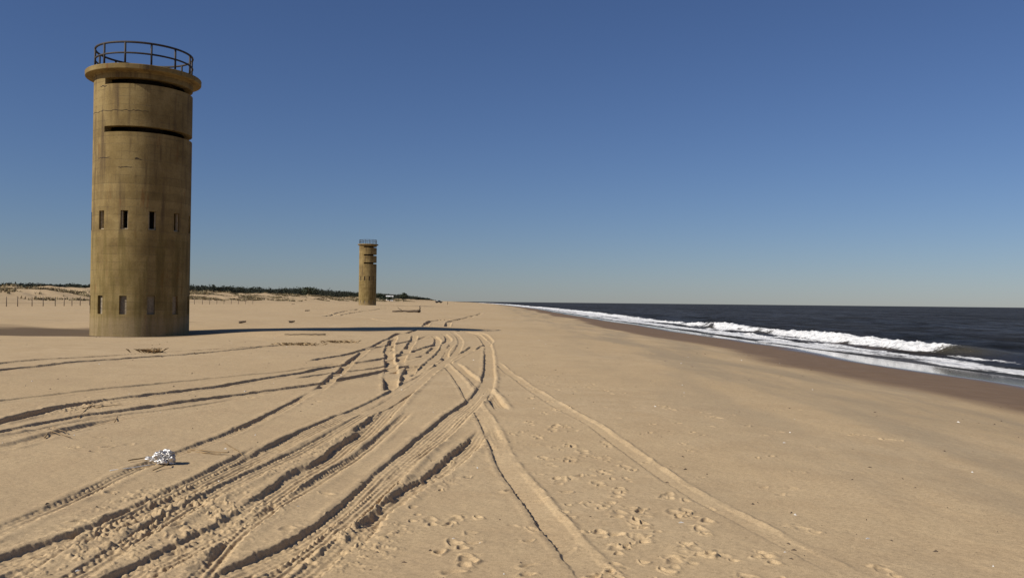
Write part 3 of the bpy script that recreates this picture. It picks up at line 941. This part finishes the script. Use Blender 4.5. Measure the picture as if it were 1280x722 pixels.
def jag(p0, p1, z, n, amp): return [(p0 + (p1 - p0) * i / n, z + random.uniform(-amp, amp) + .10 * math.sin(i * .7) * amp * 10 * .3) for i in range(n + 1)]


arc_crack(near_t, a0, R1, jag(-80, 6, 12.0, 34, .03), .014)
arc_crack(near_t, a0, R1, jag(-60, -40, 9.55, 8, .02), .014)
arc_crack(near_t, a0, R1, jag(-28, -12, 9.03, 7, .04), .015)
arc_crack(near_t, a0, R1, jag(-9, -2, 9.50, 4, .05), .03)
arc_crack(near_t, a0, R1, jag(-58, -46, 13.3, 5, .03), .02)

z2 = float(zbase(FX, FY)) - .15
conc2 = concrete_material('weathered_concrete_far', 17.3, 7.5, 1.2)
far_t, a02, _ = build_tower(FX, FY, z2, 2.5, 17.35, [(16.68, 17.0), (14.35, 14.75), (12.0, 12.4)], (-28, 140), (7.2, 8.4), (.75, 1.55),
                            'slim distant concrete watch tower further up the beach, with three viewing slits', MAT['infill'], conc2, .05, 14)

# ------------------------------------------------------------------ fence along the dune foot
fr = empty('post_fence', (0, 0, 0))
tag(fr, 'thin wooden post and wire fence along the foot of the dunes behind the near tower', 'fence')
posts = []
for px, py in [(-14, 385), (8, 384), (22, 384), (40, 383.6), (54, 383.4), (69, 383), (80, 382.6), (90, 382.4), (100, 382), (112, 381.8), (124, 381.4), (140, 381), (158, 380.4), (178, 380), (198, 379.6), (216, 379.2), (232, 379), (243, 378.8), (253, 378.6), (262, 378.4), (271, 378.2), (280, 378.1), (289, 378), (298, 378), (307, 377.9), (316, 377.9)]:
    d = ray(px, py)
    # fence line follows the dune foot
    Y = 118.0
    for _ in range(60):
        X = d.x / d.y * Y
        tgt = shore(np.array(Y)) - 86.0 + 1.0 * math.sin(Y * .05)
        Y = Y * .6 + .4 * (tgt / (d.x / d.y))
    X = d.x / d.y * Y
    posts.append((X, Y, ground_z(X, Y)))
fr.location = posts[8]
o = Vector(posts[8])
for p in posts:
    q = Vector(p) - o
    b = MB(); h = random.uniform(1.15, 1.4); lx, ly = random.uniform(-.06, .06), random.uniform(-.06, .06)
    b.tube([q + Vector((0, 0, -.3)), q + Vector((lx * .5, ly * .5, h * .5)), q + Vector((lx, ly, h))], [.06, .055, .045], 7)
    b.build('post', MAT['fencewood'], fr)
for hh in (.45, .95):
    b = MB(); b.tube([Vector(p) - o + Vector((0, 0, hh)) for p in posts], .008, 5)
    b.build('wire', MAT['wire'], fr)

# ------------------------------------------------------------------ dune grass (stuff) and far wood (stuff)
def leaf_cloud(centers, V, Fc):
    pass


gv = []; gf = []
cnt = 0
tries = 0
while cnt < 9000 and tries < 90000:
    tries += 1
    t = -98 - abs(random.gauss(0, 1)) * 34
    Y = 60 + random.random() ** 1.5 * 900
    X = float(shore(Y)) + t
    if abs(X / Y) > .72: continue
    dn = float(fbm(np.array(X * .12), np.array(Y * .11), 3, 91))
    if dn < .17 - .0012 * (-97 - t): continue
    z = float(zbase(X, Y))
    cnt += 1
    s = random.uniform(.25, .6) * (1.15 if Y > 300 else 1)
    for b_ in range(7):
        aa = random.uniform(0, 2 * PI); le = s * random.uniform(.6, 1.2); ox, oy = random.gauss(0, s * .5), random.gauss(0, s * .5)
        w = .05 * s / .4 * (1 + Y / 150)
        n = len(gv)
        gv += [(X + ox - w * math.sin(aa), Y + oy + w * math.cos(aa), z - .05), (X + ox + w * math.sin(aa), Y + oy - w * math.cos(aa), z - .05),
               (X + ox + math.cos(aa) * le * .6, Y + oy + math.sin(aa) * le * .6, z + le)]
        gf.append((n, n + 1, n + 2))
me = bpy.data.meshes.new('dune_grass'); me.from_pydata(gv, [], gf); me.update()
tag(link('dune_grass', me, MAT['dunegrass']), 'brown dune grass growing in patches over the pale dunes', 'dune grass', kind='stuff')


def crown(V, Fc, c, rx, rz, n, leaf, seed):
    r_ = random.Random(seed)
    lobes = [(r_.gauss(0, .45), r_.gauss(0, .45), r_.uniform(-.35, .55), r_.uniform(.45, .75)) for _ in range(6)]
    for k in range(n):
        lx, ly, lz, lr = r_.choice(lobes)
        while True:
            p = (r_.uniform(-1, 1), r_.uniform(-1, 1), r_.uniform(-1, 1))
            q = math.sqrt(p[0] ** 2 + p[1] ** 2 + p[2] ** 2)
            if .35 < q < 1: break
        x = c[0] + rx * (lx + p[0] * lr); y = c[1] + rx * (ly + p[1] * lr); z = c[2] + rz * (lz + p[2] * lr)
        m = len(V)
        for _ in range(3):
            V.append((x + r_.gauss(0, leaf), y + r_.gauss(0, leaf), z + r_.gauss(0, leaf * .7)))
        Fc.append((m, m + 1, m + 2))


wv = []; wf = []
def treeline(px): return np.interp(px, [-60, 0, 60, 110, 180, 240, 300, 340, 380, 400, 425, 449, 480, 500, 520, 535, 541],
                                   [354, 354, 355, 356, 356, 356, 358, 360.5, 359, 360.5, 363.5, 365, 367, 367.5, 370.5, 372.5, 375])
px = -120.0
wi = 0
while px < 541:
    step = np.interp(px, [-120, 200, 450, 541], [4.6, 3.4, 2.2, 1.5])
    px += step * random.uniform(.6, 1.3)
    for row in range(3):
        off = -165 - row * 16 - random.uniform(0, 14)
        k_ = (px - 640) / F
        Y = 300.0
        for _ in range(80): Y = Y * .7 + .3 * ((float(shore(Y)) + off) / k_)
        Y = min(max(Y, 150), 2600)
        X = k_ * Y
        top = EYE.z + (361 + 16.3 + .0108 * (px - 640) - float(treeline(px))) / F * Y
        zg = float(zbase(X, Y))
        h = max(top - zg, 1.6) * random.uniform(.84, 1.02)
        rx = max(h * .42, 2.2) * random.uniform(.8, 1.3) * (1 + Y / 2500)
        wi += 1
        crown(wv, wf, (X, Y, zg + h * .52), rx, h * .50, 170, .26 + Y * .0003, wi)
me = bpy.data.meshes.new('far_wood'); me.from_pydata(wv, [], wf); me.update()
tag(link('far_wood', me, MAT['wood']), 'low dark line of pine wood behind the dunes', 'wood', kind='stuff')


def tree(px, ytop, Y, wpx, label):
    p = at(px, ytop, Y)
    zg = float(zbase(p.x, p.y)); h = max(p.z - zg, 3); rx = wpx / F * Y / 2
    r = empty('evergreen_tree', (p.x, p.y, zg)); tag(r, label, 'tree')
    t = MB(); t.tube([(0, 0, -.5), (.1, 0, h * .4), (0, .1, h * .85)], [.35, .25, .08], 7); t.build('trunk', MAT['bark'], r)
    V = []; Fc = []
    crown(V, Fc, (0, 0, h * .58), rx, h * .46, 420, .45 + Y * .0003, int(px * 10))
    me = bpy.data.meshes.new('crown'); me.from_pydata(V, [], Fc); me.update(); link('crown', me, MAT['leaf'], r)


tree(504.5, 366.3, 760, 8, 'dark bushy evergreen just right of the white house')
tree(476, 367.0, 720, 9, 'low dark evergreen between the distant tower and the white house')
tree(487, 370.3, 670, 17, 'low dark shrub clump in front of the white house')
tree(386, 358.6, 560, 26, 'broadest dark tree crown, rounded, rising highest from the wood')

# white house among the trees far up the beach
hp = at(487, 369.6, 700)
hz = float(zbase(hp.x, hp.y))
h = empty('beach_house', (hp.x, hp.y, hz), .25)
tag(h, 'small white beach house among dark trees beyond the distant tower', 'house')
Hh = hp.z - hz
b = MB(); b.box((0, 0, Hh * .5 - .75), (2.5, 2.2, Hh * .5 - .25)); b.build('wall', MAT['whitewall'], h)
b = MB()
e = Hh - 1.0
vv = [(-2.8, -2.5, e), (2.8, -2.5, e), (2.8, 2.5, e), (-2.8, 2.5, e), (-2.8, 0, e + 1.2), (2.8, 0, e + 1.2)]
b.v = vv; b.f = [(0, 1, 5, 4), (2, 3, 4, 5), (0, 4, 3), (1, 2, 5), (3, 2, 1, 0)]; b.sm = [False] * 5
b.build('roof', MAT['whitewall'], h)
for wx in (-1.6, 0, 1.6):
    b = MB(); b.box((wx, -2.21, Hh - 2.2), (.4, .03, .55)); b.build('window', MAT['glass'], h)

# dark pickup far up the sand
tp = at(548.5, 376.3, 640); tz = float(zbase(tp.x, tp.y))
tr_ = empty('pickup_truck', (tp.x, tp.y, tz), .4); tag(tr_, 'tiny dark pickup truck standing far up the beach where the tree line ends', 'truck')
b = MB(); b.box((0, 0, .8), (2.5, .9, .35)); b.box((-1.6, 0, 1.22), (.85, .86, .08)); b.build('body', MAT['truck'], tr_)
b = MB(); b.box((.3, 0, 1.5), (.85, .82, .38), 0, .8); b.build('cab', MAT['truck'], tr_)
for wx in (-1.5, 1.5):
    for wy in (-.85, .85):
        b = MB(); b.tube([(wx, wy - .12, .38), (wx, wy + .12, .38)], .38, 14); b.build('wheel', MAT['tyre'], tr_)
# marker post
mp = at(559.5, 378.0, 420); mz = float(zbase(mp.x, mp.y))
b = MB(); b.tube([(0, 0, -.4), (0.02, 0, .8), (.03, .02, 1.5)], [.12, .11, .10], 9)
tag(b.build('marker_post', MAT['driftdark'], None, (mp.x, mp.y, mz)), 'tiny dark wooden post on the sand left of where the sea begins', 'post')

# ------------------------------------------------------------------ driftwood
def bent(p0, p1, n, amp, r0, r1, b, seg=8):
    p0 = Vector(p0); p1 = Vector(p1); pts = []; rad = []
    for i in range(n + 1):
        k_ = i / n
        j = amp if 0 < i < n else 0
        pts.append(p0.lerp(p1, k_) + Vector((random.uniform(-j, j), random.uniform(-j, j), random.uniform(-j, j) * .5)))
        rad.append((r0 + (r1 - r0) * k_) * random.uniform(.88, 1.12))
    b.tube(pts, rad, seg)


p = place(508, 390.5)
d = empty('driftwood_tree', p); tag(d, 'dark fallen driftwood trunk with an upturned root lying before the distant tower', 'driftwood')
sc = p.y / F
b = MB(); bent((-18 * sc, .3, .16), (17 * sc, -.3, .22), 9, .14, .09, .17, b); b.build('trunk', MAT['driftdark'], d)
b = MB(); bent((16.5 * sc, -.3, .1), (17.2 * sc, -.2, 9 * sc), 5, .06, .15, .05, b); b.build('root', MAT['driftdark'], d)
b = MB(); bent((15.5 * sc, -.3, .1), (15 * sc, -.8, 4 * sc), 4, .05, .12, .04, b); b.build('root', MAT['driftdark'], d)
b = MB(); bent((-5 * sc, 0, .2), (-12 * sc, .9, .75), 5, .10, .07, .03, b); b.build('branch', MAT['driftdark'], d)

p = place(381, 419.2)
b = MB(); s1 = 27 * p.y / F
bent((-s1, .25, .04), (s1, -.25, .08), 12, .03, .02, .035, b)  # thin dark tapered tube laid flat on the sand
tag(b.build('thin_dark_strip', MAT['driftdark'], None, p), 'long thin dark strip lying flat on the sand right of the near tower', 'driftwood')

for px, py, sz, lb in [(384, 389, .3, 'short dark driftwood stump on open sand left below the distant tower'), (364.5, 403.5, .2, 'small dark driftwood lump on the sand just above the tower shadow'),
                       (303, 404, .22, 'low brown driftwood chunk lying right of the near tower'), (366.5, 380.5, .4, 'pale driftwood lump at the foot of the dunes')]:
    p = place(px, py)
    b = MB(); bent((-sz, 0, .08), (sz, .1, .14), 5, .04, .08, .05, b); bent((0, 0, .06), (.2, .1, sz * .6), 3, .03, .05, .02, b)
    tag(b.build('driftwood_chunk', MAT['drift'] if 'pale' in lb else MAT['driftdark'], None, p), lb, 'driftwood')


def tuft(px, py, wpx, hpx, n, label, mat, flat=.4):
    p = place(px, py); s = p.y / F
    V = []; Fc = []
    for i in range(n):
        x = random.gauss(0, wpx * s * .25); y = random.gauss(0, wpx * s * .15)
        le = hpx * s * random.uniform(.5, 1.25); aa = random.uniform(0, 2 * PI); ln = random.uniform(flat, flat + .9) * le
        w = random.uniform(.008, .02)
        m = len(V)
        V += [(x - w, y, -.02), (x + w, y, -.02), (x + math.cos(aa) * ln * .6 + w * .6, y + math.sin(aa) * ln * .6, le * .7), (x + math.cos(aa) * ln * 1.3, y + math.sin(aa) * ln * 1.3, le * .85)]
        Fc += [(m, m + 1, m + 2), (m, m + 2, m + 3)]
    st = MB(); hw_ = wpx * s * .42
    for yy_ in (-.08, .07):
        st.tube([(-hw_ + 2 * hw_ * i_ / 8, yy_ * (1 if i_ % 2 else -1) + random.gauss(0, .04), .015 + .03 * random.random()) for i_ in range(9)], .012, 5)
    m = len(V); V += [tuple(p_) for p_ in st.v]; Fc += [tuple(m + i_ for i_ in f_) for f_ in st.f]
    me = bpy.data.meshes.new('tuft'); me.from_pydata(V, [], Fc); me.update()
    tag(link('dry_grass_clump', me, mat, None, p), label, 'dry grass')


tuft(190, 440, 26, 5, 150, 'matted brown grass clump on the sand right in front of the near tower', MAT['drygrass'], 1.0)
tuft(375, 431, 50, 3, 120, 'wide flattened patch of dry brown wrack right of the near tower, below the thin dark strip', MAT['drygrass'], 1.6)
tuft(428, 428, 38, 3, 80, 'sparser patch of dry brown wrack beside the tyre tracks, right of the wider patch', MAT['drygrass'], 1.6)

# twigs beside the left ruts
tw = [((56, 545), (62, 534)), ((60, 537), (88, 548)), ((66, 533), (84, 543)), ((103, 512), (128, 507)), ((110, 507), (138, 514)), ((143, 527), (150, 514)), ((98, 520), (116, 506)), ((122, 510), (152, 507))]
for (a_, b_) in tw:
    pa = place(*a_); pb = place(*b_)
    b = MB(); q = pb - pa
    bent((0, 0, .02), (q.x, q.y, q.z + .02), 5, .010, .008, .004, b, 6)
    tag(b.build('twig', MAT['stalk'], None, pa), 'thin dry brown twig lying among the tyre ruts at far left', 'twig', 'twigs scattered over the left tyre ruts')


def stalk(a_, b_, label, lift=.03, r=.009):
    pa = place(*a_); pb = place(*b_); q = pb - pa
    b = MB(); bent((0, 0, .02), (q.x, q.y, q.z + lift), 6, .006, r, r * .6, b, 6)
    tag(b.build('reed_stalk', MAT['stalk'], None, pa), label, 'reed')


stalk((236, 560.5), (285, 570), 'longest straw coloured reed lying right of the silver foil')
stalk((234, 563), (276, 569.5), 'shorter reed lying just below the longest one, right of the foil', .02)
stalk((281, 555), (303, 568), 'faint thin reed lying apart, furthest right from the foil', .02, .006)
stalk((160, 577), (186, 573.5), 'thin reed poking out left of the silver foil', .03, .007)

# tiny bits of shell and weed strewn over the dry sand (uncountable)
for nm, n_, mat_, lb in (('weed_crumbs', 320, 'driftdark', 'tiny dark crumbs of weed and wood strewn over the dry sand'), ('shell_fragments', 70, 'ribbon', 'tiny pale shell fragments strewn over the sand')):
    V = []; Fc = []
    for i in range(n_):
        r_ = 5.5 + random.random() ** 1.6 * 40; th_ = random.uniform(-.56, .56)
        x = r_ * math.sin(th_); y = r_ * math.cos(th_)
        if x - float(shore(y)) > -12: continue
        z = ground_z(x, y); s = random.uniform(.006, .016) * (1 + r_ / 40); a_ = random.uniform(0, 6.3); e_ = random.uniform(.5, 2.2)
        m = len(V)
        for (u_, v_, w_) in ((-e_, -.5, 0), (e_, -.4, 0), (e_ * .8, .6, 0), (-e_ * .7, .5, 0), (0, 0, .9)):
            V.append((x + s * (u_ * math.cos(a_) - v_ * math.sin(a_)), y + s * (u_ * math.sin(a_) + v_ * math.cos(a_)), z + s * w_ - .002))
        Fc += [(m, m + 1, m + 4), (m + 1, m + 2, m + 4), (m + 2, m + 3, m + 4), (m + 3, m, m + 4)]
    me = bpy.data.meshes.new(nm); me.from_pydata(V, [], Fc); me.update()
    tag(link(nm, me, MAT[mat_]), lb, 'beach litter', kind='stuff')

# ------------------------------------------------------------------ crumpled foil balloon
p = place(204, 580)
fo = empty('foil_balloon', p); tag(fo, 'crumpled silver foil balloon lying beside a tyre rut on the left', 'foil balloon')


def crumple(c, r, sq, n, seed, name, mat, amp=.35):
    bm = bmesh.new(); bmesh.ops.create_icosphere(bm, subdivisions=n, radius=1)
    for v in bm.verts:
        q = v.co.copy()
        k_ = fbm(np.array(q.x * 2.2 + seed), np.array(q.y * 2.2 + q.z * 1.7), 3, seed % 20)
        k2 = abs(float(fbm(np.array(q.z * 3 + q.y + seed), np.array(q.x * 3 - q.y * 2), 2, seed % 13)))
        k3 = abs(float(fbm(np.array(q.x * 5 - q.z * 4), np.array(q.y * 5 + q.z * 3 + seed), 2, seed % 7)))
        s = 1 + amp * .9 * float(k_) - amp * 1.0 * k2 - amp * .9 * k3
        v.co = Vector((q.x * sq[0], q.y * sq[1], max(q.z * sq[2], -.55 * sq[2]))) * (r * s) + Vector(c)
    me = bpy.data.meshes.new(name); bm.to_mesh(me); bm.free()
    return link(name, me, mat, fo)


crumple((.02, 0, .06), .12, (.95, .8, .85), 5, 5, 'body', MAT['foil'], .45)
crumple((-.08, .03, .04), .07, (1.3, .7, .6), 4, 9, 'fold', MAT['foil'], .5)
crumple((-.17, .05, .045), .04, (1.5, .6, .6), 3, 14, 'neck', MAT['foil'], .5)
crumple((.0, -.07, .03), .05, (1.6, .6, .5), 3, 17, 'fold', MAT['foil'], .5)
b = MB(); b.tube([(-.05, -.10, .01), (-.13, -.16, .006), (-.20, -.30, .01), (-.30, -.36, .005), (-.36, -.47, .01)], .006, 6); b.build('ribbon', MAT['ribbon'], fo)
b = MB(); b.tube([(.09, -.1, .03), (.12, -.2, .03), (.07, -.30, .012), (.06, -.42, .01)], .006, 6); b.build('ribbon', MAT['stalk'], fo)

# ------------------------------------------------------------------ light
SUN_AZ = math.atan2(-.858, -.513)           # from +Y clockwise
EL = math.radians(37.5)
sd = Vector((math.sin(SUN_AZ) * math.cos(EL), math.cos(SUN_AZ) * math.cos(EL), math.sin(EL)))
sun = bpy.data.lights.new('sun', 'SUN'); sun.energy = 5.0; sun.angle = math.radians(.53); sun.color = (1, .93, .82)
so = bpy.data.objects.new('sun', sun); C.objects.link(so)
so.rotation_euler = sd.to_track_quat('Z', 'Y').to_euler()
so.location = (-30, -20, 40)

W = bpy.data.worlds.new('World'); SC.world = W; W.use_nodes = True
nt = W.node_tree
bg = nt.nodes['Background']
sky = nt.nodes.new('ShaderNodeTexSky'); sky.sky_type = 'NISHITA'; sky.sun_disc = False
sky.sun_elevation = EL; sky.sun_rotation = SUN_AZ % (2 * PI)
sky.air_density = 1.0; sky.dust_density = .12; sky.ozone_density = 3.5; sky.altitude = 0
wb = nt.nodes.new('ShaderNodeMix'); wb.data_type = 'RGBA'; wb.blend_type = 'MULTIPLY'      # camera white balance of the sky light
wb.inputs[0].default_value = 1; wb.inputs[7].default_value = (.77, .87, 1.16, 1)
nt.links.new(sky.outputs['Color'], wb.inputs[6])
nt.links.new(wb.outputs[2], bg.inputs['Color'])
bg.inputs['Strength'].default_value = .055

SC.view_settings.view_transform = 'Standard'
SC.view_settings.look = 'None'
SC.view_settings.exposure = 0
SC.view_settings.gamma = 1
SC.view_settings.use_curve_mapping = False
SC.render.engine = 'CYCLES'
